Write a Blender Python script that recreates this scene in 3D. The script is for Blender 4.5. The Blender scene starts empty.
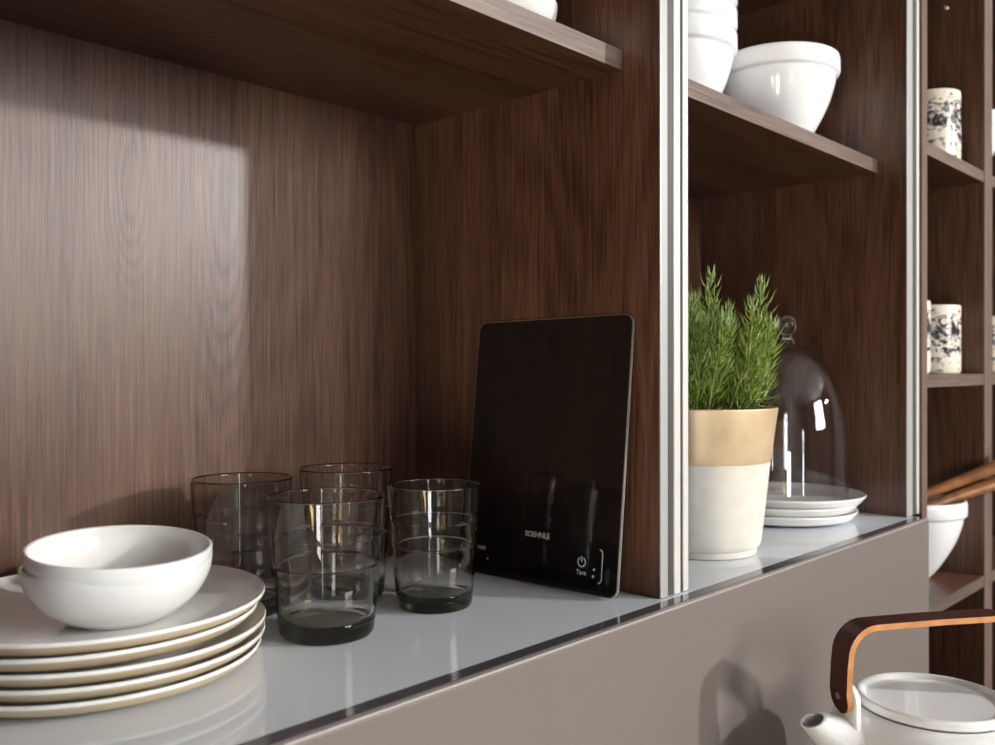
import bpy, bmesh, math, random
from mathutils import Vector, Matrix, Euler
random.seed(7)
scene = bpy.context.scene
COL = scene.collection
PI = math.pi

# ------------------------------------------------------------------ helpers
def link(name, me, mats, parent=None, loc=None):
    o = bpy.data.objects.new(name, me)
    COL.objects.link(o)
    if not isinstance(mats, (list, tuple)): mats = [mats]
    for m in mats: me.materials.append(m)
    if parent: o.parent = parent
    if loc: o.location = loc
    return o
def obj(name, bm, mats, parent=None, loc=None, smooth=False, angle=None):
    me = bpy.data.meshes.new(name)
    bmesh.ops.recalc_face_normals(bm, faces=bm.faces)
    if smooth:
        for f in bm.faces: f.smooth = True
        if angle is not None:
            for e in bm.edges:
                if len(e.link_faces) == 2 and e.calc_face_angle(0) > angle: e.smooth = False
    bm.to_mesh(me); bm.free()
    return link(name, me, mats, parent, loc)
def tag(o, label=None, cat=None, group=None, kind=None):
    if label: o['label'] = label
    if cat: o['category'] = cat
    if group: o['group'] = group
    if kind: o['kind'] = kind
    return o
def thing(name, label, cat, loc=(0, 0, 0), rot=(0, 0, 0), group=None):
    o = bpy.data.objects.new(name, None); COL.objects.link(o)
    o.empty_display_size = 0.02
    o.location = loc; o.rotation_euler = rot
    return tag(o, label, cat, group)
def dup(root, loc, rot=(0, 0, 0), label=None, scale=None):
    r = root.copy(); COL.objects.link(r); r.location = loc; r.rotation_euler = rot
    if scale: r.scale = (scale,) * 3 if not isinstance(scale, tuple) else scale
    if label: r['label'] = label
    for ch in list(root.children):
        c = ch.copy(); COL.objects.link(c); c.parent = r
        for g in list(ch.children):
            d = g.copy(); COL.objects.link(d); d.parent = c
    return r
def box(bm, x0, x1, y0, y1, z0, z1, bev=0.0):
    r = bmesh.ops.create_cube(bm, size=1)
    vs = r['verts']
    for v in vs:
        v.co = Vector(((x0 + x1) / 2 + v.co.x * (x1 - x0), (y0 + y1) / 2 + v.co.y * (y1 - y0), (z0 + z1) / 2 + v.co.z * (z1 - z0)))
    if bev:
        es = list({e for v in vs for e in v.link_edges})
        bmesh.ops.bevel(bm, geom=es, offset=bev, segments=2, affect='EDGES', profile=.6)
    return bm
def boxo(name, dims, mat, parent=None, bev=0.0006, off=(0, 0, 0)):
    x0, x1, y0, y1, z0, z1 = dims
    return obj(name, box(bmesh.new(), x0 - off[0], x1 - off[0], y0 - off[1], y1 - off[1], z0 - off[2], z1 - off[2], bev), mat, parent)
def roundoff(pts, rad, n=5):
    """round every inner corner of an (r,z) polyline; rad a number or a per-point list"""
    out = []
    for i, p in enumerate(pts):
        p = Vector(p)
        rr = rad[i] if isinstance(rad, (list, tuple)) else rad
        if i in (0, len(pts) - 1) or rr <= 0: out.append(p); continue
        a = Vector(pts[i - 1]); b = Vector(pts[i + 1])
        da = a - p; db = b - p
        d = min(rr, da.length * .48, db.length * .48)
        A = p + da.normalized() * d; B = p + db.normalized() * d
        for k in range(n + 1):
            t = k / n
            out.append(A * (1 - t) ** 2 + p * 2 * t * (1 - t) + B * t ** 2)
    return out
def lathe(pts, seg=96, wob=None):
    bm = bmesh.new(); rings = []
    for (r, z) in pts:
        if r < 1e-6: rings.append([bm.verts.new((0, 0, z))])
        else: rings.append([bm.verts.new((r * math.cos(2 * PI * k / seg), r * math.sin(2 * PI * k / seg), z)) for k in range(seg)])
    for a, b in zip(rings, rings[1:]):
        if len(a) == 1 and len(b) == 1: continue
        for k in range(seg):
            l = (k + 1) % seg
            if len(a) == 1: bm.faces.new((a[0], b[k], b[l]))
            elif len(b) == 1: bm.faces.new((a[k], b[0], a[l]))
            else: bm.faces.new((a[k], b[k], b[l], a[l]))
    return bm
def sweep(bm, pts, radii, seg=14, cap=True, norms=None, flat=1.0):
    pts = [Vector(p) for p in pts]; rings = []
    for i, p in enumerate(pts):
        t = (pts[min(i + 1, len(pts) - 1)] - pts[max(i - 1, 0)]).normalized()
        if norms and norms[i] is not None: t = Vector(norms[i]).normalized()
        u = t.cross(Vector((0, 0, 1)))
        if u.length < 1e-3: u = Vector((1, 0, 0))
        u.normalize(); w = u.cross(t)
        rings.append([bm.verts.new(p + radii[i] * (u * math.cos(2 * PI * k / seg) + w * flat * math.sin(2 * PI * k / seg))) for k in range(seg)])
    for a, b in zip(rings, rings[1:]):
        for k in range(seg):
            l = (k + 1) % seg
            bm.faces.new((a[k], a[l], b[l], b[k]))
    if cap:
        bm.faces.new(rings[0][::-1]); bm.faces.new(rings[-1])
    return rings
def prism(bm, poly, z0, z1):
    a = [bm.verts.new((x, y, z0)) for x, y in poly]; b = [bm.verts.new((x, y, z1)) for x, y in poly]
    n = len(poly)
    for k in range(n):
        l = (k + 1) % n
        bm.faces.new((a[k], a[l], b[l], b[k]))
    bm.faces.new(a[::-1]); bm.faces.new(b)
    return bm
def catmull(pts, n=6):
    P = [Vector(p) for p in pts]; out = []
    for i in range(len(P) - 1):
        p0 = P[max(i - 1, 0)]; p1 = P[i]; p2 = P[i + 1]; p3 = P[min(i + 2, len(P) - 1)]
        for k in range(n):
            t = k / n
            out.append(.5 * ((2 * p1) + (p2 - p0) * t + (2 * p0 - 5 * p1 + 4 * p2 - p3) * t * t + (3 * p1 - p0 - 3 * p2 + p3) * t ** 3))
    out.append(P[-1]); return out

# ------------------------------------------------------------------ materials
def newmat(name):
    m = bpy.data.materials.new(name); m.use_nodes = True
    nt = m.node_tree; b = nt.nodes['Principled BSDF']
    return m, nt, b
def plain(name, col, rough=.5, metal=0.0, spec=.5, coat=0.0):
    m, nt, b = newmat(name)
    b.inputs['Base Color'].default_value = (*col, 1); b.inputs['Roughness'].default_value = rough
    b.inputs['Metallic'].default_value = metal; b.inputs['Specular IOR Level'].default_value = spec
    b.inputs['Coat Weight'].default_value = coat
    return m
def mottled(name, c1, c2, scale, rough=.5, bump=0.0, metal=0.0, detail=6, spec=.5):
    m, nt, b = newmat(name); N = nt.nodes; L = nt.links
    tc = N.new('ShaderNodeTexCoord'); nz = N.new('ShaderNodeTexNoise'); nz.inputs['Scale'].default_value = scale; nz.inputs['Detail'].default_value = detail
    L.new(tc.outputs['Object'], nz.inputs['Vector'])
    rp = N.new('ShaderNodeValToRGB'); rp.color_ramp.elements[0].position = .35; rp.color_ramp.elements[1].position = .65
    rp.color_ramp.elements[0].color = (*c1, 1); rp.color_ramp.elements[1].color = (*c2, 1)
    L.new(nz.outputs['Fac'], rp.inputs['Fac']); L.new(rp.outputs['Color'], b.inputs['Base Color'])
    b.inputs['Roughness'].default_value = rough; b.inputs['Metallic'].default_value = metal; b.inputs['Specular IOR Level'].default_value = spec
    if bump:
        bp = N.new('ShaderNodeBump'); bp.inputs['Strength'].default_value = bump; bp.inputs['Distance'].default_value = .001
        L.new(nz.outputs['Fac'], bp.inputs['Height']); L.new(bp.outputs['Normal'], b.inputs['Normal'])
    return m
def math_node(nt, op, a, b=None, c=None):
    n = nt.nodes.new('ShaderNodeMath'); n.operation = op
    for i, v in enumerate((a, b, c)):
        if v is None: continue
        if isinstance(v, (int, float)): n.inputs[i].default_value = v
        else: nt.links.new(v, n.inputs[i])
    return n.outputs[0]
def oak(name, grain, dark=(.026, .0110, .0058), mid=(.096, .0415, .0240), light=(.165, .086, .053), seed=0.0, rough=.36, knots=()):
    """dark-stained oak veneer; grain is the axis the fibres run along"""
    m, nt, b = newmat(name); N = nt.nodes; L = nt.links
    tc = N.new('ShaderNodeTexCoord')
    def mapped(cross, along, off=0.0, src=None):
        mp = N.new('ShaderNodeMapping')
        s = [cross] * 3; s['XYZ'.index(grain)] = along
        mp.inputs['Scale'].default_value = s; mp.inputs['Location'].default_value = (seed + off, seed * .7 + off, seed * 1.3)
        L.new(src or tc.outputs['Object'], mp.inputs['Vector']); return mp.outputs['Vector']
    def noise(vec, detail=3, rough_=.5, scale=1.0):
        n = N.new('ShaderNodeTexNoise'); n.inputs['Scale'].default_value = scale; n.inputs['Detail'].default_value = detail; n.inputs['Roughness'].default_value = rough_
        L.new(vec, n.inputs['Vector']); return n.outputs['Fac']
    # growth-ring field: level lines of a stretched noise give cathedral figure
    ring = noise(mapped(4.2, .62), 1.0, .4)
    wob = noise(mapped(60, 3.0, 3.1), 2)
    field = math_node(nt, 'MULTIPLY_ADD', wob, .034, ring)
    bump_sum = None
    for (kx, kz, sx_, sz_, amp) in knots:      # elongated knots the rings flow round
        sp_ = N.new('ShaderNodeSeparateXYZ'); L.new(tc.outputs['Object'], sp_.inputs[0])
        dx = math_node(nt, 'MULTIPLY', math_node(nt, 'SUBTRACT', sp_.outputs['X'], kx), 1 / sx_)
        dz = math_node(nt, 'MULTIPLY', math_node(nt, 'SUBTRACT', sp_.outputs['Z'], kz), 1 / sz_)
        r2 = math_node(nt, 'ADD', math_node(nt, 'MULTIPLY', dx, dx), math_node(nt, 'MULTIPLY', dz, dz))
        ga = math_node(nt, 'POWER', 2.718, math_node(nt, 'MULTIPLY', r2, -1.0))
        field = math_node(nt, 'MULTIPLY_ADD', ga, amp, field)
        bump_sum = ga if bump_sum is None else math_node(nt, 'ADD', bump_sum, ga)
    rings = math_node(nt, 'SINE', math_node(nt, 'MULTIPLY', field, 210.0))
    rings = math_node(nt, 'MULTIPLY_ADD', rings, .5, .5)
    mask = noise(mapped(2.6, .55, 12.3), 1)
    mask = math_node(nt, 'MULTIPLY', math_node(nt, 'SUBTRACT', mask, .38), 5.0)
    nmk = nt.nodes.new('ShaderNodeClamp'); nt.links.new(mask, nmk.inputs[0]); mask = nmk.outputs[0]
    if bump_sum is not None: mask = math_node(nt, 'MULTIPLY_ADD', bump_sum, 1.7, mask)
    rings = math_node(nt, 'MULTIPLY', math_node(nt, 'POWER', rings, 1.6), mask)
    pores = noise(mapped(430, 13.0, 1.7), 3, .7)
    pores2 = noise(mapped(170, 4.0, 5.7), 3, .65)
    broad = noise(mapped(14, .35, 9.3), 2)
    t = math_node(nt, 'MULTIPLY_ADD', rings, -.12, .285)
    t = math_node(nt, 'MULTIPLY_ADD', pores, 1.0, t)
    t = math_node(nt, 'MULTIPLY_ADD', pores2, .50, t)
    t = math_node(nt, 'MULTIPLY_ADD', broad, .50, t)
    t = math_node(nt, 'SUBTRACT', t, .74)
    rp = N.new('ShaderNodeValToRGB'); cr = rp.color_ramp
    cr.elements[0].position = .22; cr.elements[0].color = (*dark, 1)
    cr.elements[1].position = .82; cr.elements[1].color = (*light, 1)
    e = cr.elements.new(.50); e.color = (*mid, 1)
    L.new(t, rp.inputs['Fac']); L.new(rp.outputs['Color'], b.inputs['Base Color'])
    b.inputs['Roughness'].default_value = rough
    b.inputs['Specular IOR Level'].default_value = .45
    bp = N.new('ShaderNodeBump'); bp.inputs['Strength'].default_value = .35; bp.inputs['Distance'].default_value = .0006
    L.new(t, bp.inputs['Height']); L.new(bp.outputs['Normal'], b.inputs['Normal'])
    return m
OAK_V = oak('dark_oak_upright', 'Z', knots=((-.026, .345, .020, .085, .15), (.066, .325, .024, .13, .11)))
OAK_V2 = oak('dark_oak_upright_side', 'Z', seed=4.3)
OAK_H = oak('dark_oak_lengthwise', 'X', seed=2.1)
OAK_EDGE = oak('oak_edge_band', 'X', dark=(.055, .038, .030), mid=(.145, .098, .080), light=(.22, .16, .135), seed=7.7, rough=.42)
OAK_EDGE_V = oak('oak_edge_band_upright', 'Z', dark=(.060, .040, .032), mid=(.145, .095, .077), light=(.21, .15, .125), seed=3.7, rough=.42)
WHITE = plain('glazed_white_porcelain', (.84, .84, .825), .09, spec=.55)
WHITE_COOL = plain('glazed_cool_white_porcelain', (.86, .87, .875), .08, spec=.55)
CREAM = plain('cream_stoneware_underside', (.60, .49, .325), .45)
TOP = plain('pale_grey_back_painted_glass', (.69, .735, .80), .035, spec=.6)
TRIM = plain('dark_grey_polished_edge', (.075, .072, .08), .12, spec=.7)
TAUPE = mottled('taupe_satin_lacquer', (.165, .139, .126), (.188, .159, .144), 900, .42, detail=2)
ALU = plain('satin_white_aluminium', (.70, .70, .68), .32, metal=.2)
ALU_B = plain('satin_grey_aluminium', (.47, .48, .475), .35, metal=.3)
LIT_LIP = plain('light_taupe_lit_lip', (.36, .32, .31), .4)
GROOVE_SHADE = plain('shade_grey_groove', (.085, .08, .07), .4, metal=.2)  # recess shade of the near-flush grooves, put in as dark grey
BLACK_GAP = plain('black_gap_strip', (.03, .028, .025), .6)
SCALE_GLASS = plain('black_glass', (.0070, .0058, .0058), .02, spec=.65)
SCALE_EDGE = plain('brushed_steel_rim', (.50, .47, .44), .3, metal=.8)
PRINT = plain('white_print', (.55, .56, .58), .4)
CONCRETE = mottled('pale_concrete', (.63, .61, .55), (.68, .665, .61), 60, .75, .15, detail=8)
GOLD = mottled('matt_gold_paint', (.64, .47, .28), (.74, .56, .36), 34, .42, .05, metal=.35, detail=5)
SOIL = mottled('dark_potting_soil', (.015, .010, .006), (.05, .035, .022), 160, .95, .8)
STEM = plain('rosemary_stem', (.23, .25, .085), .6)
NEEDLE = mottled('rosemary_needles', (.10, .175, .022), (.30, .41, .07), 75, .42, detail=1)
NEEDLE_UNDER = plain('pale_needle_tips', (.26, .36, .13), .5)
HANDLE_FACE = mottled('dark_walnut_veneer', (.040, .009, .006), (.062, .014, .009), 40, .45, spec=.25)
HANDLE_EDGE = mottled('laminated_beech_edge', (.48, .20, .07), (.62, .29, .11), 55, .45)
SCREW = plain('steel_screw', (.45, .45, .45), .3, metal=1)
SPOON_WOOD = mottled('oiled_acacia', (.20, .075, .025), (.36, .155, .055), 40, .4)
PAINT = plain('grey_wall_paint', (.19, .18, .17), .8)
FLOOR_M = mottled('dark_screed_floor', (.07, .065, .06), (.10, .095, .09), 3, .5)
CEIL_M = plain('white_ceiling_paint', (.34, .34, .34), .9)
COUNTER_M = mottled('grey_stone_worktop', (.20, .19, .185), (.25, .24, .23), 90, .4)
DOOR_M = mottled('honey_oak_door', (.50, .33, .12), (.62, .43, .18), 12, .4)

def smoky(name):
    m, nt, b = newmat(name); N = nt.nodes; L = nt.links
    N.remove(b)
    g = N.new('ShaderNodeBsdfGlass'); g.inputs['IOR'].default_value = 1.48; g.inputs['Roughness'].default_value = 0
    g.inputs['Color'].default_value = (.97, .97, .96, 1)
    va = N.new('ShaderNodeVolumeAbsorption'); va.inputs['Color'].default_value = (.46, .44, .33, 1); va.inputs['Density'].default_value = 62
    out = N['Material Output']
    L.new(g.outputs[0], out.inputs['Surface']); L.new(va.outputs[0], out.inputs['Volume'])
    return m
SMOKY = smoky('smoky_grey_glass')
def thin_glass(name, tint=(.97, .97, .97)):
    m, nt, b = newmat(name); N = nt.nodes; L = nt.links
    N.remove(b)
    lw = N.new('ShaderNodeLayerWeight'); lw.inputs['Blend'].default_value = .5
    fres = math_node(nt, 'MULTIPLY_ADD', math_node(nt, 'POWER', lw.outputs['Facing'], 5.0), .80, .06)
    tr = N.new('ShaderNodeBsdfTransparent'); tr.inputs['Color'].default_value = (*tint, 1)
    gl = N.new('ShaderNodeBsdfGlossy'); gl.inputs['Roughness'].default_value = 0
    mx = N.new('ShaderNodeMixShader')
    L.new(fres, mx.inputs[0]); L.new(tr.outputs[0], mx.inputs[1]); L.new(gl.outputs[0], mx.inputs[2])
    L.new(mx.outputs[0], N['Material Output'].inputs['Surface'])
    return m
CLEAR = thin_glass('clear_blown_glass')
def clear_solid(name):
    m, nt, b = newmat(name); N = nt.nodes; N.remove(b)
    g = N.new('ShaderNodeBsdfGlass'); g.inputs['IOR'].default_value = 1.48; g.inputs['Roughness'].default_value = 0
    nt.links.new(g.outputs[0], N['Material Output'].inputs['Surface']); return m
KNOB_GLASS = clear_solid('solid_clear_glass')
def emit(name, col, s):
    m, nt, b = newmat(name); N = nt.nodes; N.remove(b)
    e = N.new('ShaderNodeEmission'); e.inputs[0].default_value = (*col, 1); e.inputs[1].default_value = s
    nt.links.new(e.outputs[0], N['Material Output'].inputs['Surface']); return m
def mug_print(name):
    """cream glaze with an inky black brush pattern round the middle"""
    m, nt, b = newmat(name); N = nt.nodes; L = nt.links
    tc = N.new('ShaderNodeTexCoord'); mp = N.new('ShaderNodeMapping'); mp.inputs['Scale'].default_value = (45, 45, 70)
    L.new(tc.outputs['Object'], mp.inputs['Vector'])
    nz = N.new('ShaderNodeTexNoise'); nz.inputs['Scale'].default_value = 1.1; nz.inputs['Detail'].default_value = 5; nz.inputs['Distortion'].default_value = 1.6
    L.new(mp.outputs[0], nz.inputs['Vector'])
    sx = N.new('ShaderNodeSeparateXYZ'); L.new(tc.outputs['Object'], sx.inputs[0])
    band = math_node(nt, 'ABSOLUTE', math_node(nt, 'SUBTRACT', sx.outputs['Z'], .060))
    band = math_node(nt, 'MULTIPLY', band, 5.0)
    t = math_node(nt, 'SUBTRACT', nz.outputs['Fac'], band)
    rp = N.new('ShaderNodeValToRGB'); cr = rp.color_ramp
    cr.elements[0].position = .36; cr.elements[0].color = (.76, .68, .58, 1)
    cr.elements[1].position = .50; cr.elements[1].color = (.03, .03, .032, 1)
    e = cr.elements.new(.40); e.color = (.40, .39, .38, 1)
    L.new(t, rp.inputs['Fac']); L.new(rp.outputs['Color'], b.inputs['Base Color'])
    b.inputs['Roughness'].default_value = .1
    return m
MUGM = mug_print('cream_mug_with_ink_pattern')

# ------------------------------------------------------------------ camera
f_px = 920.626; yaw = math.radians(43.0812); pit = math.radians(-.2154); rol = math.radians(-.098)
F = Vector((math.cos(yaw), math.sin(yaw), 0)); R = Vector((math.sin(yaw), -math.cos(yaw), 0)); U = Vector((0, 0, 1))
F, U = F * math.cos(pit) + U * math.sin(pit), U * math.cos(pit) - F * math.sin(pit)
R, U = R * math.cos(rol) + U * math.sin(rol), U * math.cos(rol) - R * math.sin(rol)
cam = bpy.data.cameras.new('camera'); co = bpy.data.objects.new('camera', cam); COL.objects.link(co)
mw = Matrix((R, U, -F)).transposed().to_4x4(); mw.translation = (0, 0, .2); co.matrix_world = mw
cam.sensor_width = 36; cam.lens = f_px / 995 * 36; cam.clip_start = .01
cam.dof.use_dof = True; cam.dof.focus_distance = .80; cam.dof.aperture_fstop = 8
scene.camera = co

# ------------------------------------------------------------------ the room
def struct(name, dims, mat): return tag(boxo(name, dims, mat, bev=0), kind='structure')
FZ = -1.10; CZ = 1.60
struct('floor', (-1.6, 3.4, -3.1, .90, FZ - .05, FZ), FLOOR_M)
struct('ceiling', (-1.6, 3.4, -3.1, .90, CZ, CZ + .05), CEIL_M)
struct('wall_back', (-1.6, 3.4, .80, .90, FZ, CZ), PAINT)
struct('wall_right', (3.3, 3.4, -3.1, .80, FZ, CZ), PAINT)
WIN = emit('daylight_in_window', (.95, .98, 1.0), 18.0)
FILL_GLOW = emit('added_front_fill_glow', (1.0, .965, .925), 20.5)  # unseen glowing pane, added as front fill for the cabinets
AMBER_GLOW = emit('added_amber_glow', (1.0, .70, .27), 17.0)  # unseen amber glow, added for the gold streaks in the tumblers
def wall_x(name, x0, x1, opens, y0=-3.1, y1=.80):      # wall in the YZ plane with openings (y0,y1,z0,z1)
    bm = bmesh.new(); y = y0
    for (a, b_, c, d) in sorted(opens):
        box(bm, x0, x1, y, a, FZ, CZ); box(bm, x0, x1, a, b_, FZ, c); box(bm, x0, x1, a, b_, d, CZ); y = b_
    box(bm, x0, x1, y, y1, FZ, CZ)
    return tag(obj(name, bm, PAINT), kind='structure')
def wall_y(name, y0, y1, opens, x0=-1.5, x1=3.3):
    bm = bmesh.new(); x = x0
    for (a, b_, c, d) in sorted(opens):
        box(bm, x, a, y0, y1, FZ, CZ); box(bm, a, b_, y0, y1, FZ, c); box(bm, a, b_, y0, y1, d, CZ); x = b_
    box(bm, x, x1, y0, y1, FZ, CZ)
    return tag(obj(name, bm, PAINT), kind='structure')
wl = [(-1.14, -.70, -1.07, 0), (-.44, -.18, -1.07, 0)]
wf = [(-1.40, -1.22, -.75, .45), (.70, 1.90, .35, 1.5)]  # the wide second opening is added for the front fill
wall_x('wall_left', -1.6, -1.5, wl)
wall_y('wall_front', -3.1, -3.0, wf)
for i, (a, b_, c, d) in enumerate(wl):
    o = thing('lit_opening_%d' % (i + 1), None, None); tag(o, kind='structure')
    boxo('pane' if i == 0 else 'amber_glow_pane', (-1.57, -1.56, a, b_, c, d), (WIN, AMBER_GLOW)[i], o, 0)
for i, (a, b_, c, d) in enumerate(wf):
    o = thing('lit_opening_%d' % (i + 3), None, None); tag(o, kind='structure')
    boxo('pane', (a, b_, -3.07, -3.06, c, d), (WIN, FILL_GLOW)[i], o, 0)

# the key lamp: a studio lamp to the right behind the camera
ld = bpy.data.lights.new('key_lamp', 'AREA'); ld.shape = 'DISK'; ld.size = .115; ld.energy = 82; ld.color = (1.0, .972, .945)
kl = bpy.data.objects.new('key_lamp', ld); COL.objects.link(kl)
kl.location = (2.56, -2.30, 1.116)
kl.rotation_euler = (Vector((.5, .6, .15)) - kl.location).to_track_quat('-Z', 'Y').to_euler()

# ------------------------------------------------------------------ open cabinets on the worktop
YB = .7551; YP = .4432; TOPZ = 1.06
SB = .4669; ST = .0179; YS = .4807
UB = .7370
cabL = thing('open_cabinet', 'dark oak open cabinet bay holding the plates, tumblers and black glass scale', 'cabinet', (.379, .6, 0), group=None)
O = (.379, .6, 0)
boxo('side_panel', (.061, .079, YP, YB, .0, TOPZ), OAK_V2, cabL, off=O)
boxo('side_panel', (.679, .7055, YP, YB, .0, TOPZ), OAK_V2, cabL, off=O)
boxo('back_panel', (.061, .697, YB, YB + .008, .0, TOPZ), OAK_V, cabL, off=O)
boxo('top_panel', (.061, .697, YP, YB, TOPZ, TOPZ + .018), OAK_H, cabL, off=O)
def shelf(cab, x0, x1, z, O, y0=YS, y1=YB, t=ST):
    s = boxo('shelf', (x0, x1, y0 + .0012, y1, z, z + t), OAK_H, cab, off=O)
    boxo('edge_band', (x0, x1, y0, y0 + .0012, z, z + t), OAK_EDGE, s, .0003, off=O)
    return s
shelf(cabL, .0792, .6788, SB, O); shelf(cabL, .0792, .6788, UB, O)
ap = boxo('aluminium_profile', (.6790, .6903, .4414, .4431, .0004, TOPZ), ALU_B, cabL, .0008, off=O)
boxo('groove', (.6904, .7008, .4426, .4431, .0004, TOPZ), GROOVE_SHADE, ap, .0002, off=O)
boxo('flange', (.7009, .7107, .4414, .4431, .0004, TOPZ), ALU, ap, .0006, off=O)

cabR = thing('open_cabinet', 'dark oak open cabinet bay with rosemary pot and glass cloche', 'cabinet', (1.0, .6, 0))
O = (1.0, .6, 0)
boxo('side_panel', (.706, .7241, YP, YB, .0, TOPZ), OAK_V2, cabR, off=O)
boxo('side_panel', (1.2765, 1.3215, YP, YB, .0, TOPZ), OAK_V2, cabR, off=O)
boxo('back_panel', (.706, 1.2945, YB, YB + .008, .0, TOPZ), OAK_V, cabR, off=O)
boxo('top_panel', (.706, 1.2945, YP, YB, TOPZ, TOPZ + .018), OAK_H, cabR, off=O)
shelf(cabR, .7243, 1.2763, SB, O); shelf(cabR, .7243, 1.2763, UB, O)
ap = boxo('aluminium_profile', (.7157, .7241, .4414, .4431, .0004, TOPZ), ALU, cabR, .0008, off=O)
boxo('gap_strip', (.7108, .7156, .4428, .4431, .0004, TOPZ), BLACK_GAP, ap, 0, off=O)  # black strip stands in for the open gap between the profiles
ap = boxo('aluminium_profile', (1.2765, 1.2960, .4414, .4431, .0004, TOPZ), ALU_B, cabR, .0008, off=O)
boxo('groove', (1.2961, 1.3126, .4426, .4431, .0004, TOPZ), GROOVE_SHADE, ap, .0002, off=O)
boxo('flange', (1.3127, 1.3220, .4414, .4431, .0004, TOPZ), ALU, ap, .0006, off=O)

# ------------------------------------------------------------------ worktop and drawers below
DX0, DX1 = -.35, 1.292
wt = boxo('worktop', (DX0, DX1, .4369, .768, -.012, -.0002), TOP, bev=0)
tag(wt, 'pale grey glossy glass worktop under plates, tumblers and rosemary pot', 'worktop')
boxo('edge_strip', (DX0, DX1, .4247, .43685, -.012, -.0002), TRIM, wt, 0)
du = thing('drawer_unit', 'taupe drawer unit with plain satin front below the glass worktop', 'drawer unit', (.47, .6, -.46))
O = (.47, .6, -.46)
boxo('carcass', (DX0 + .002, DX1 - .002, .4255, .766, -.458, -.0125), TAUPE, du, off=O)
boxo('drawer_front', (DX0, DX1, .4190, .4245, -.458, -.0026), TAUPE, du, .0009, off=O)
boxo('lit_lip', (DX0, DX1, .4189, .4245, -.0026, -.0003), LIT_LIP, du, .0010, off=O)  # drawer front's top lip, paler taupe for the light it catches

# ------------------------------------------------------------------ open shelving unit beyond
YR = .4377; SZ = [-.1332 - .32434, -.1332, .1911, .5155, .5155 + .32434]
un = thing('cubby_shelving_unit', 'tall dark oak cubby shelving unit with mugs beyond the cabinets', 'shelving unit', (1.66, .6, -.4755))
O = (1.66, .6, -.4755)
ZB = -.4755; ZT = 1.06
XS = [(1.3224, 1.3424), (1.612, 1.6326), (1.6328, 1.6534), (1.950 + .06, 1.970 + .06)]
for (a, b_) in XS:
    s = boxo('upright', (a, b_, YR + .0012, YB, ZB, ZT), OAK_V2, un, off=O)
    boxo('edge_band', (a, b_, YR, YR + .0012, ZB, ZT), OAK_EDGE_V, s, .0003, off=O)
for (a, b_) in ((1.3426, 1.6118), (1.6536, 2.0098)):
    for z in SZ:
        s = boxo('shelf', (a, b_, YR + .0022, YB, z - ST, z), OAK_H, un, off=O)
        boxo('edge_band', (a, b_, YR + .001, YR + .0022, z - ST, z), OAK_EDGE, s, .0003, off=O)
boxo('back_panel', (1.3224, 2.03, YB, YB + .008, ZB, ZT), OAK_V, un, off=O)
pn = bmesh.new(); sweep(pn, [(1.6119 - O[0], .494 - O[1], .791 - O[2]), (1.6040 - O[0], .494 - O[1], .791 - O[2])], [.0025, .0025], 12)
obj('shelf_pin', pn, ALU, un)

# ------------------------------------------------------------------ crockery
def plate_bms(Rr, H, foot):
    k = Rr / .11
    up = [(0, .0030), (foot * 1.02, .0030), (.090 * k, .0046), (.1015 * k, .0074), (.1066 * k, H - .0024), (.1090 * k, H - .0003)]
    rim = [(.1094 * k, H + .0002), (.11 * k, H - .0006), (.1098 * k, H - .0022)]
    top = catmull([Vector((a, b_)) for a, b_ in up + rim], 5)
    un_ = [(.1098 * k, H - .0022), (.1073 * k, H - .0050), (.1028 * k, .0038), (.094 * k, .0016), (foot + .002, .0008), (foot, 0), (foot - .004, 0), (foot - .006, .0010), (0, .0010)]
    under = roundoff(un_, .004, 4)
    return top, under
def make_plate(label, Rr, H, foot, group, under_mat=None):
    t = thing('dinner_plate', label, 'plate', group=group)
    top, under = plate_bms(Rr, H, foot)
    obj('plate_top', lathe(top, 128), WHITE, t, smooth=True)
    u = obj('plate_underside', lathe(under, 128), under_mat or CREAM, t, smooth=True)
    if not under_mat: u['label'] = 'cream unglazed underside'
    return t
PZ = [0, .0087, .0174, .0261, .0348]
pc = (.2683, .621)
labels = ['bottom plate of the white dinner stack resting on the glass worktop',
          'second lowest white dinner plate in the stack beneath the bowls',
          'middle white dinner plate in the stack beneath the bowls',
          'second highest white dinner plate, set slightly left in the bowl stack',
          'top plate of the white dinner stack carrying two white bowls']
offs = [(-.002, .002), (.0, .0), (.0003, -.0005), (-.0035, .0035), (0, 0)]
p0 = make_plate(labels[0], .11, .0125, .062, 'dinner plates stacked under the bowls')
for i in range(5):
    l = (pc[0] + offs[i][0], pc[1] + offs[i][1], PZ[i] + .0001)
    if i == 0: p0.location = l
    else: dup(p0, l, (0, 0, i * .7), labels[i])

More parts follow.
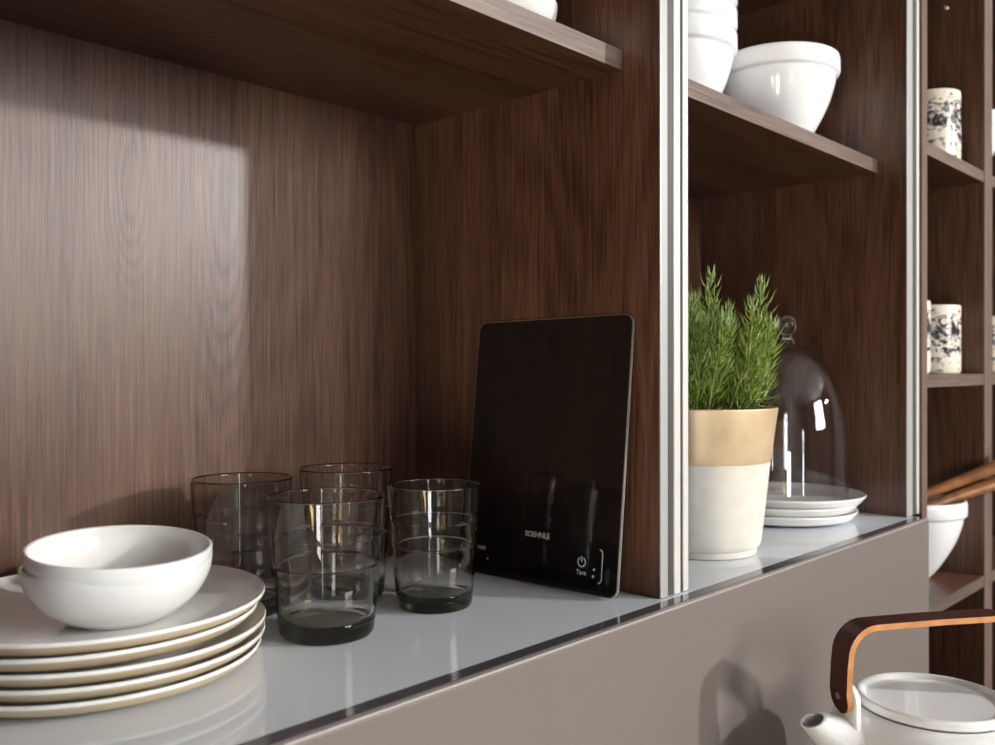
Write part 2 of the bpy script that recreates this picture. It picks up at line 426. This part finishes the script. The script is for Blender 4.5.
def bowl_profile(outer, th, lipr=.0015):
    """outer (r,z) from foot to rim; the inner wall offset by th"""
    P = catmull([Vector(p) for p in outer], 6)
    inner = []
    for i, p in enumerate(P):
        t = (P[min(i + 1, len(P) - 1)] - P[max(i - 1, 0)]).normalized()
        n = Vector((-t.y, t.x)) * th
        q = p + n
        if q.x > .003 and q.y > outer[0][1] + th: inner.append(q)
    rim_o = P[-1]; rim_i = inner[-1]
    mid = (rim_o + rim_i) / 2 + Vector((0, th * .35))
    return P, [mid], inner[::-1]
def make_small_bowl(label, group):
    t = tag(obj('bowl', small_bowl_bm(), WHITE, smooth=True), label, 'bowl', group); return t
def small_bowl_bm():
    out = [(.0290, .0012), (.0365, .0045), (.0468, .0120), (.0540, .0220), (.0574, .0310), (.0583, .0385)]
    P, m_, I = bowl_profile(out, .0028)
    base = [Vector((0, .0018)), Vector((.0240, .0018)), Vector((.0250, .0)), Vector((.0277, .0))]
    z0 = I[-1].y
    return lathe(base + P + m_ + I + [Vector((0, z0 - .0002))], 112)
b1 = make_small_bowl('lower white bowl of the pair, resting on the top dinner plate', 'white cereal bowls')
bz = .0348 + .0034
br_ = Vector((.911, -.412, 0)); bf_ = Vector((.412, .911, 0))
def tip_(th, ph): return (Matrix.Rotation(math.radians(ph), 3, bf_) @ Matrix.Rotation(math.radians(th), 3, br_)).to_euler()
b1.location = (.2695, .5880, bz + .0008); b1.rotation_euler = tip_(1.0, -1.6)
b2 = b1.copy(); COL.objects.link(b2); b2['label'] = 'upper white bowl, open and tilted inside the bowl on the plates'
b2.scale = (.975, .975, .975); b2.location = (.2680, .5870, bz + .0102); b2.rotation_euler = tip_(4.2, 1.5)
# the pair on the shelf above
b3 = b1.copy(); COL.objects.link(b3); b3['label'] = 'lower white bowl at the top edge, on the shelf above the scale'
ZS = SB + ST
b3.location = (.602, .568, ZS + .0001); b3.rotation_euler = (0, 0, 0)
b4 = b1.copy(); COL.objects.link(b4); b4['label'] = 'upper white bowl cut off by the top edge, nested above the scale shelf'
b4.location = (.599, .569, ZS + .0105); b4.rotation_euler = (0, 0, .4)

def big_bowl_bm():
    out = [(.029, .0015), (.0370, .0110), (.0510, .0330), (.0655, .062), (.0732, .086), (.0755, .0995)]
    P, m_, I = bowl_profile(out, .0035)
    lip = [Vector((.0760, .1005)), Vector((.0793, .1018)), Vector((.0805, .1045)), Vector((.0805, .1200)), Vector((.0795, .1245)), Vector((.0775, .1262)), Vector((.0750, .1250)), Vector((.0735, .1200))]
    base = [Vector((0, .002)), Vector((.025, .002)), Vector((.026, 0)), Vector((.0285, 0))]
    return lathe(base + P + lip + I + [Vector((0, I[-1].y - .0003))], 112)
BB = obj('mixing_bowl', big_bowl_bm(), WHITE_COOL, smooth=True, angle=1.2)
tag(BB, 'single white mixing bowl with thick lip on the shelf above the rosemary', 'bowl', 'thick-lipped white mixing bowls')
BB.location = (1.158, .570, ZS + .0001)
def bb(loc, label, rz=0):
    o = BB.copy(); COL.objects.link(o); o.location = loc; o.rotation_euler = (0, 0, rz); o['label'] = label; return o
sx, sy = .985, .625
bb((sx, sy, ZS + .0001), 'lowest bowl of the white stack left of the single mixing bowl')
bb((sx, sy, ZS + .0285), 'second bowl up in the white stack left of the single mixing bowl', 1)
bb((sx, sy, ZS + .0570), 'third bowl up in the white stack left of the single mixing bowl', 2)
sb_ = bb((1.525, .5260, SZ[1] + .0001), 'white mixing bowl holding wooden servers in the lower cubby', 2)
sb_.scale = (1.06, 1.06, 1.0)
bb((1.752, .528, SZ[3] + .0001), 'white bowl cut by the right picture edge in the upper cubby', 2)

# small plates and cloche
labels2 = ['lowest small white plate under the glass cloche, touching the worktop', 'middle small white plate of three under the glass cloche', 'top small white plate, the one the glass cloche stands on']
q0 = make_plate(labels2[0], .1, .0145, .058, 'small plates under the cloche', WHITE)
c2 = (1.170, .5618)
for i in range(3):
    l = (c2[0] + (-.0075, -.0075, 0)[i], c2[1] + (.0075, .0075, 0)[i], (0, .0102, .0204)[i] + .0001)
    if i == 0: q0.location = l
    else: dup(q0, l, (0, 0, i), labels2[i])
cl = thing('glass_cloche', 'clear glass cloche with ball knob standing on small white plates', 'cloche', (c2[0] + .002, c2[1], .0204 + .0064))
out = [(.0790, 0), (.0782, .002), (.0780, .03), (.0775, .07), (.0755, .105), (.0700, .135), (.0610, .161), (.0490, .182), (.0340, .1965), (.0180, .2045), (.0, .2070)]
Po = catmull([Vector(p) for p in out], 6)
Pi = [Vector((max(0, p.x - .0018), p.y - .0018 * (p.y / .207))) for p in Po]
obj('dome', lathe(Po[::1] + Pi[::-1], 96), CLEAR, cl, smooth=True)
kn = [(0, .2073), (.0100, .2068), (.0092, .2095), (.0062, .2140), (.0058, .2175), (.0085, .2205), (.0112, .2255), (.0118, .2310), (.0108, .2365), (.0080, .2408), (.0040, .2434), (0, .2440)]
obj('knob', lathe(catmull([Vector(p) for p in kn], 4), 48), KNOB_GLASS, cl, smooth=True)

# ------------------------------------------------------------------ smoky tumblers
def tumbler_bm():
    Hh = .1035; Rr = .0415
    o = [(0, .0008), (.0250, .0008), (.0300, .0), (.0322, .0010), (.0336, .0050), (.0341, .0110), (.0345, .0128), (.0343, .0140), (.0349, .0170), (.0363, .0350), (.0371, .0520), (.0373, .0535), (.0378, .0548), (.0385, .0650), (.0389, .0725), (.0391, .0740), (.0397, .0752), (.0406, .0900), (.0415, .1030)]
    rim = [(.0412, .1037), (.0404, .1037), (.0400, .1030)]
    i_ = [(.0391, .0900), (.0380, .0752), (.0373, .0738), (.0371, .0725), (.0365, .0650), (.0358, .0546), (.0352, .0532), (.0349, .0518), (.0341, .0350), (.0330, .0200), (.0318, .0150), (.0290, .0124), (.0200, .0112), (0, .0110)]
    pts = [Vector(p) for p in o + rim + i_]
    return lathe(catmull(pts, 3), 96)
g = obj('tumbler', tumbler_bm(), SMOKY, smooth=True)
tag(g, 'nearest smoky grey ribbed tumbler, in front of the other three', 'glass', 'smoky ribbed tumblers')
g.location = (.4205, .5705, .0002); g.scale = (1.062, 1.062, 1.005)
for loc, sc_, lab in (((.5325, .5715, .0002), (.955, .955, .985), 'smoky ribbed tumbler next to the black glass scale'),
                      ((.4110, .6735, .0002), (.985, .985, 1.06), 'smoky ribbed tumbler at the left, beside the plate stack'),
                      ((.5030, .6535, .0002), (.985, .985, 1.085), 'smoky ribbed tumbler at the back, behind the nearest tumbler')):
    o = g.copy(); COL.objects.link(o); o.location = loc; o.scale = sc_; o['label'] = lab; o.rotation_euler = (0, 0, random.random() * 6)

# ------------------------------------------------------------------ kitchen scale leaning on the side panel
lean = math.atan2(.0294, .2475)
SW, SH, STH = .1885, .2495, .0075
# local axes: x to the reader's right, y up along the plate, z out of the glass
ax = Vector((0, -1, 0)); ay = Vector((math.sin(lean), 0, math.cos(lean))); az = ax.cross(ay)
ax, ay = (ax + .010 * ay).normalized(), (ay - .010 * ax).normalized()
ks = thing('kitchen_scale', 'slim black glass kitchen scale leaning upright against the side panel', 'kitchen scale')
org = Vector((.6455, .5588, 0.0004)); org = org + Vector((0, 0, 0))
M = Matrix((ax, ay, az)).transposed().to_4x4(); M.translation = org
ks.matrix_world = M
def rrect(w, h, r, n=8):
    pts = []
    for cx_, cy_, a0 in ((w / 2 - r, h - r, 0), (-w / 2 + r, h - r, PI / 2), (-w / 2 + r, r, PI), (w / 2 - r, r, 1.5 * PI)):
        for k in range(n + 1):
            a = a0 + PI / 2 * k / n; pts.append((cx_ + r * math.cos(a), cy_ + r * math.sin(a)))
    return pts
bm = prism(bmesh.new(), rrect(SW, SH, .0095), -.0034, -.0004)
obj('steel_rim', bm, SCALE_EDGE, ks)
bm = prism(bmesh.new(), [(x, y + .0008) for x, y in rrect(SW - .0016, SH - .0016, .0088)], -.0006, 0)
gp = obj('glass_plate', bm, SCALE_GLASS, ks)
def text(name, s, x, y, size, parent, align='CENTER', bold=0.0):
    cu = bpy.data.curves.new(name, 'FONT'); cu.body = s; cu.size = size; cu.align_x = align; cu.offset = bold
    cu.resolution_u = 4; cu.extrude = .00004
    to = bpy.data.objects.new(name + '_tmp', cu); COL.objects.link(to)
    dg = bpy.context.evaluated_depsgraph_get()
    me = bpy.data.meshes.new_from_object(to.evaluated_get(dg)); me.name = name
    bpy.data.objects.remove(to); bpy.data.curves.remove(cu)
    me.transform(Matrix.Translation((x, y, .00008)))
    return link(name, me, PRINT, parent)
text('brand_print', 'SOEHNLE', .001, .0432, .0070, gp, bold=.00008)
text('key_print', 'TARE', -.0690, .0240, .0046, gp, bold=.0001)
text('key_print', 'Tare', .0545, .0165, .0058, gp, bold=.0001)
bm = bmesh.new()
def ringarc(bm, cx_, cy_, r0, r1, a0, a1, n=24):
    pts = [(cx_ + r1 * math.cos(a0 + (a1 - a0) * k / n), cy_ + r1 * math.sin(a0 + (a1 - a0) * k / n)) for k in range(n + 1)]
    pin = [(cx_ + r0 * math.cos(a0 + (a1 - a0) * k / n), cy_ + r0 * math.sin(a0 + (a1 - a0) * k / n)) for k in range(n + 1)]
    for k in range(n):
        prism(bm, [pin[k], pin[k + 1], pts[k + 1], pts[k]], .00004, .00012)
ringarc(bm, .0545, .0275, .0036, .0046, math.radians(115), math.radians(425))
prism(bm, [(.0540, .0275), (.0550, .0275), (.0550, .0325), (.0540, .0325)], .00004, .00012)
obj('power_symbol', bm, PRINT, gp)
for (x, y, r_) in ((.0685, .0225, .0011), (.0680, .0165, .0013), (-.0600, .0160, .0011)):
    bm = prism(bmesh.new(), [(x + r_ * math.cos(k * PI / 6), y + r_ * math.sin(k * PI / 6)) for k in range(12)], .00004, .00012)
    obj('indicator_dot', bm, PRINT, gp)
bm = bmesh.new()
prism(bm, [(.0765, .0150), (.0775, .0150), (.0775, .0370), (.0765, .0370)], .00004, .00012)
ringarc(bm, .0735, .0370, .0030, .0040, 0, PI / 2, 10); ringarc(bm, .0735, .0150, .0030, .0040, -PI / 2, 0, 10)
obj('bracket_print', bm, PRINT, gp)

# ------------------------------------------------------------------ potted rosemary
pot = thing('potted_rosemary', 'rosemary bush in a concrete pot with a matt gold band', 'plant', (.895, .529, .0002))
lo = [(0, .003), (.050, .003), (.052, 0), (.0575, 0), (.0585, .0015), (.0587, .0060), (.0582, .0072), (.0612, .0086), (.0632, .0130), (.0655, .0300), (.0730, .1000)]
obj('pot', lathe(roundoff(lo, .002, 3) + [Vector((.0700, .1000))], 112), CONCRETE, pot, smooth=True, angle=.7)
hi = [(.0700, .1000), (.0735, .1000), (.0775, .1310), (.0812, .1570), (.0806, .1580), (.0775, .1580), (.0768, .1560), (.0735, .1300), (.0700, .1000)]
o = obj('pot_band', lathe(roundoff(hi, .0008, 3), 112), GOLD, pot, smooth=True, angle=.7); o['label'] = 'matt gold painted upper band'
obj('soil', lathe([(0, .147), (.03, .1485), (.0760, .1455), (.0735, .125), (0, .125)], 48), SOIL, pot, smooth=True)
def sprig_bm(base, tip, bend, rng, nlen=.024, density=.62):
    bm = bmesh.new()
    base = Vector(base); tip = Vector(tip); mid = (base + tip) / 2 + Vector(bend)
    n = 14; P = []
    for k in range(n + 1):
        t = k / n; P.append(base * (1 - t) ** 2 + mid * 2 * t * (1 - t) + tip * t ** 2)
    sweep(bm, P, [.0016 * (1 - .65 * k / n) for k in range(n + 1)], 6)
    for f in bm.faces: f.material_index = 0
    Ltot = (tip - base).length; cnt = int(Ltot / .0026 * density)
    for q in range(cnt):
        t = .10 + .90 * (q + rng.random() * .5) / cnt; t = min(t, 1)
        i = min(int(t * n), n - 1); fr = t * n - i
        p = P[i].lerp(P[i + 1], fr); d = (P[i + 1] - P[i]).normalized()
        a = d.cross(Vector((.3, .2, 1)).cross(d) + Vector((1e-3, 0, 0))).normalized()
        b_ = d.cross(a)
        for sgn in (0, PI):
            ang = q * 1.9 + sgn + rng.uniform(-.4, .4)
            rad = a * math.cos(ang) + b_ * math.sin(ang)
            open_ = rng.uniform(.70, 1.05) * (1.0 - .62 * max(0, (t - .7) / .3))
            dirn = (d * (1 - open_ * .45) + rad * open_).normalized()
            ln = nlen * rng.uniform(.75, 1.15) * (1 - .45 * max(0, (t - .8) / .2))
            w = rng.uniform(.00105, .00150)
            side = dirn.cross(rad if abs(dirn.dot(rad)) < .98 else a)
            if side.length < 1e-4: side = dirn.cross(a)
            side.normalize(); nn = side.cross(dirn)
            c1 = p + dirn * ln * .5 + nn * ln * .05; tp = p + dirn * ln - nn * ln * .10 + Vector((0, 0, ln * .12))
            V = [bm.verts.new(v) for v in (p + side * w * .5, p - side * w * .5, c1 + side * w, c1 - side * w, tp, c1 + nn * w * .8, c1 - nn * w * .5)]
            fs = [bm.faces.new((V[0], V[2], V[5])), bm.faces.new((V[0], V[5], V[1])), bm.faces.new((V[1], V[5], V[3])), bm.faces.new((V[2], V[4], V[5])), bm.faces.new((V[5], V[4], V[3])),
                  bm.faces.new((V[0], V[6], V[2])), bm.faces.new((V[1], V[6], V[0])), bm.faces.new((V[3], V[6], V[1])), bm.faces.new((V[2], V[6], V[4])), bm.faces.new((V[6], V[3], V[4]))]
            mi = 2 if (t > .84 and rng.random() < .6) or rng.random() < .08 else 1
            for f in fs: f.material_index = mi
    return bm
rng = random.Random(11)
cr = Vector((.683, -.730, 0)); cf = Vector((.730, .683, 0))
spec = [  # (sideways, depth, top height above counter): the tall shoots
    (.008, -.01, .316), (.066, .0, .306), (.050, -.02, .283), (.030, .00, .278), (-.006, .01, .292), (.018, .02, .290),
    (.072, -.01, .262), (.078, .01, .232), (.060, .02, .252), (.020, -.04, .262), (-.020, -.03, .285), (-.040, .0, .296), (-.060, .01, .270), (-.078, -.01, .240)]
for k in range(38):
    a = rng.uniform(0, 2 * PI); r_ = .078 * math.sqrt(rng.random())
    spec.append((r_ * math.cos(a), r_ * math.sin(a), rng.uniform(.200, .275) - .25 * max(0, r_ - .05)))
for (s_, d_, h_) in spec:
    tipv = cr * s_ + cf * d_ + Vector((0, 0, h_ - .011))
    base = cr * (s_ * .5 + rng.uniform(-.012, .012)) + cf * (d_ * .55 + rng.uniform(-.012, .012)) + Vector((0, 0, .146))
    bend = (cr * s_ * .25 + cf * d_ * .25) * .5 + Vector((rng.uniform(-.008, .008), rng.uniform(-.008, .008), 0))
    obj('sprig', sprig_bm(base, tipv, bend, rng), [STEM, NEEDLE, NEEDLE_UNDER], pot)

# ------------------------------------------------------------------ mugs
def mug_bm():
    o = [(0, .002), (.034, .002), (.0355, 0), (.0375, .0006), (.0395, .0035), (.0400, .0080), (.0400, .1040), (.0396, .1062), (.0386, .1070), (.0376, .1060), (.0372, .1020), (.0372, .010), (.034, .006), (0, .006)]
    return lathe(roundoff(o, .0015, 3), 80)
def mug(loc, rz, label, first=[None]):
    if first[0] is None:
        t = thing('mug', label, 'mug', group='cream mugs with black ink pattern')
        obj('body', mug_bm(), MUGM, t, smooth=True, angle=.9)
        hb = bmesh.new()
        path = catmull([(-.0385, 0, .084), (-.056, 0, .088), (-.068, 0, .070), (-.066, 0, .044), (-.052, 0, .028), (-.0385, 0, .030)], 5)
        sweep(hb, path, [.0052] * len(path), 10)
        obj('handle', hb, WHITE, t, smooth=True); first[0] = t
    else: t = dup(first[0], (0, 0, 0), label=label)
    t.location = loc; t.rotation_euler = (0, 0, rz)
    return t
mug((1.5035, .4825, SZ[3] + .0001), -1.2, 'ink-patterned cream mug alone in the upper cubby')
mug((1.5330, .4910, SZ[2] + .0001), -1.9, 'ink-patterned cream mug, the right one of two in the middle cubby')
mug((1.3990, .4930, SZ[2] + .0001), -1.5, 'ink-patterned cream mug half hidden behind the aluminium profile')
mug((1.9450, .5200, SZ[2] + .0001), -1.0, 'ink-patterned cream mug cut by the right picture edge')

# ------------------------------------------------------------------ wooden servers in the bowl
def server(label, p0_, p1_, p2_, w):
    bm = bmesh.new()
    P = catmull([p0_, p1_, p2_], 8); n = len(P)
    sweep(bm, P, [w * (.45 + .55 * min(1, k / (n * .75))) if k > 1 else w * .45 for k in range(n)], 12, flat=.8)
    t = tag(obj('wooden_server', bm, SPOON_WOOD, smooth=True, angle=1.0), label, 'salad server', 'wooden salad servers')
    return t
server('upper wooden salad server leaning out of the white bowl', (1.470, .550, -.024), (1.560, .452, .026), (1.650, .352, .080), .0145)
server('lower wooden salad server resting on the white bowl rim', (1.462, .528, -.036), (1.570, .4490, .0045), (1.688, .352, .045), .0145)

# ------------------------------------------------------------------ teapot on the lower counter
CT = -.2205
kc = thing('kitchen_counter', 'stone-topped lower counter standing in front of the taupe drawers', 'counter', (.65, .16, FZ))
O = (.65, .16, FZ)
boxo('counter_top', (.26, 1.04, -.10, .415, CT - .03, CT), COUNTER_M, kc, .002, off=O)
boxo('base_cabinet', (.29, 1.01, -.07, .405, FZ, CT - .03), TAUPE, kc, .002, off=O)
tx, ty = .858, .275
ang = math.atan2(-.56, .83)     # local +X runs from the spout to the rear
tp = thing('teapot', 'white porcelain teapot with bent wood handle in the lower right corner', 'teapot', (tx, ty, CT + .0002), (0, 0, ang))
Z = -CT                          # local z of world z=0
def lz(w): return w + Z
body = [(0, .002), (.055, .002), (.057, 0), (.060, .0005), (.068, .010), (.0805, .032), (.0885, .060), (.0890, .082), (.0850, .102), (.0790, .1135), (.0720, .1195), (.0650, .1215)]
Pb = catmull([Vector(p) for p in body], 5)
inn = [(.0605, .1205), (.0600, .116), (.0700, .110), (.083, .082), (.080, .055), (.062, .014), (0, .008)]
obj('body', lathe(Pb + [Vector(p) for p in inn], 112), WHITE_COOL, tp, smooth=True, angle=1.2)
lid = [(0, .1200), (.0590, .1200), (.0595, .1215), (.0625, .1222), (.0640, .1240), (.0640, .1288), (.0628, .1306), (.0608, .1310), (.0586, .1304), (.0572, .1288), (.0555, .1268), (.0500, .1262), (0, .1258)]
obj('lid', lathe(roundoff(lid, .0012, 3), 112), WHITE_COOL, tp, smooth=True, angle=1.0)
# spout
bm = bmesh.new()
sp = catmull([(-.060, 0, .080), (-.084, 0, .0945), (-.104, 0, .1085), (-.1185, 0, .1190)], 5); n = len(sp)
nr = [None] * n
for k in range(n):
    if k > n - 8:
        f_ = (k - (n - 8)) / 7; nr[k] = Vector((-.83 + .38 * f_, 0, .56 + .34 * f_))
rad_o = [.0115 + .0215 * (1 - k / (n - 1)) ** 1.35 for k in range(n)]
ro = sweep(bm, sp, rad_o, 28, cap=False, norms=nr)
ri = sweep(bm, sp, [r_ - .0022 for r_ in rad_o], 28, cap=False, norms=nr)
for k in range(28):
    l = (k + 1) % 28
    bm.faces.new((ro[-1][k], ro[-1][l], ri[-1][l], ri[-1][k])); bm.faces.new((ro[0][l], ro[0][k], ri[0][k], ri[0][l]))
obj('spout', bm, WHITE_COOL, tp, smooth=True, angle=1.0)
# handle: a bent strip
hs = .0915; top_ = lz(-.0225); bot = lz(-.0975); rc = .026
path = [(-hs + .003, bot), (-hs, bot + .018)]
path += [(-hs + .001, top_ - rc - .008)]
for k in range(9):
    a = PI - PI / 2 * k / 8; path.append((-hs + .002 + rc + rc * math.cos(a), top_ - rc + rc * math.sin(a)))
half = [Vector(p) for p in path]
fine = []
for a, b_ in zip(half, half[1:]):
    m_ = max(1, int((b_ - a).length / .003))
    for k in range(m_): fine.append(a.lerp(b_, k / m_))
fine.append(half[-1])
full = fine + [Vector((0, top_ + .0006))] + [Vector((-p.x, p.y)) for p in fine[::-1]]
hw = .0125; ht = .0052
bm = bmesh.new(); rows = []
dist = [0]
for a, b_ in zip(full, full[1:]): dist.append(dist[-1] + (b_ - a).length)
Lh = dist[-1]
for i, p in enumerate(full):
    t = (full[min(i + 1, len(full) - 1)] - full[max(i - 1, 0)]).normalized(); nrm = Vector((-t.y, t.x))
    e = min(dist[i], Lh - dist[i]); w = hw if e >= hw else max(.0015, math.sqrt(max(0, hw * hw - (hw - e) ** 2)))
    a = p + nrm * ht / 2; b_ = p - nrm * ht / 2
    rows.append([bm.verts.new((a.x, -w, a.y)), bm.verts.new((a.x, w, a.y)), bm.verts.new((b_.x, w, b_.y)), bm.verts.new((b_.x, -w, b_.y))])
for a, b_ in zip(rows, rows[1:]):
    for k in range(4):
        l = (k + 1) % 4
        f = bm.faces.new((a[k], a[l], b_[l], b_[k])); f.material_index = 0 if k in (0, 2) else 1
f = bm.faces.new(rows[0]); f.material_index = 1
f = bm.faces.new(rows[-1][::-1]); f.material_index = 1
hd = obj('handle', bm, [HANDLE_FACE, HANDLE_EDGE], tp, smooth=True, angle=.6); hd['label'] = 'bent dark wood handle with pale laminated edges'
for s_ in (-1, 1):
    bm = bmesh.new(); x = s_ * (hs + .0012); z = lz(-.0825)
    sweep(bm, [(x - s_ * .001, 0, z), (x + s_ * .0022, 0, z)], [.0030, .0028], 16)
    obj('screw', bm, SCREW, hd, smooth=True, angle=.6)
    # lug: a rounded ceramic tongue inside the strip
    bm = bmesh.new()
    prof = [(-.015, lz(-.110)), (.015, lz(-.110))] + [(.0145 * math.cos(PI * k / 12), lz(-.0865) + .0145 * math.sin(PI * k / 12)) for k in range(13)]
    xa, xb = s_ * (hs - .0042), s_ * (hs - .0105)
    A = [bm.verts.new((xa, y, z_)) for y, z_ in prof]; B = [bm.verts.new((xb, y, z_)) for y, z_ in prof]
    for k in range(len(prof)):
        l = (k + 1) % len(prof); bm.faces.new((A[k], A[l], B[l], B[k]))
    bm.faces.new(A); bm.faces.new(B[::-1])
    bmesh.ops.recalc_face_normals(bm, faces=bm.faces)
    bmesh.ops.bevel(bm, geom=bm.edges[:], offset=.0012, segments=3, affect='EDGES')
    obj('lug', bm, WHITE_COOL, tp, smooth=True, angle=.9)

# ------------------------------------------------------------------ world and view
w = bpy.data.worlds.new('world'); scene.world = w; w.use_nodes = True
w.node_tree.nodes['Background'].inputs[0].default_value = (.6, .65, .7, 1); w.node_tree.nodes['Background'].inputs[1].default_value = .3
scene.view_settings.view_transform = 'Standard'; scene.view_settings.look = 'None'
scene.view_settings.gamma = 1; scene.view_settings.use_curve_mapping = False
scene.view_settings.exposure = 0.0
scene.cycles.max_bounces = 16; scene.cycles.transmission_bounces = 14; scene.cycles.transparent_max_bounces = 16
scene.cycles.glossy_bounces = 6; scene.cycles.diffuse_bounces = 4
scene.cycles.sample_clamp_indirect = 6
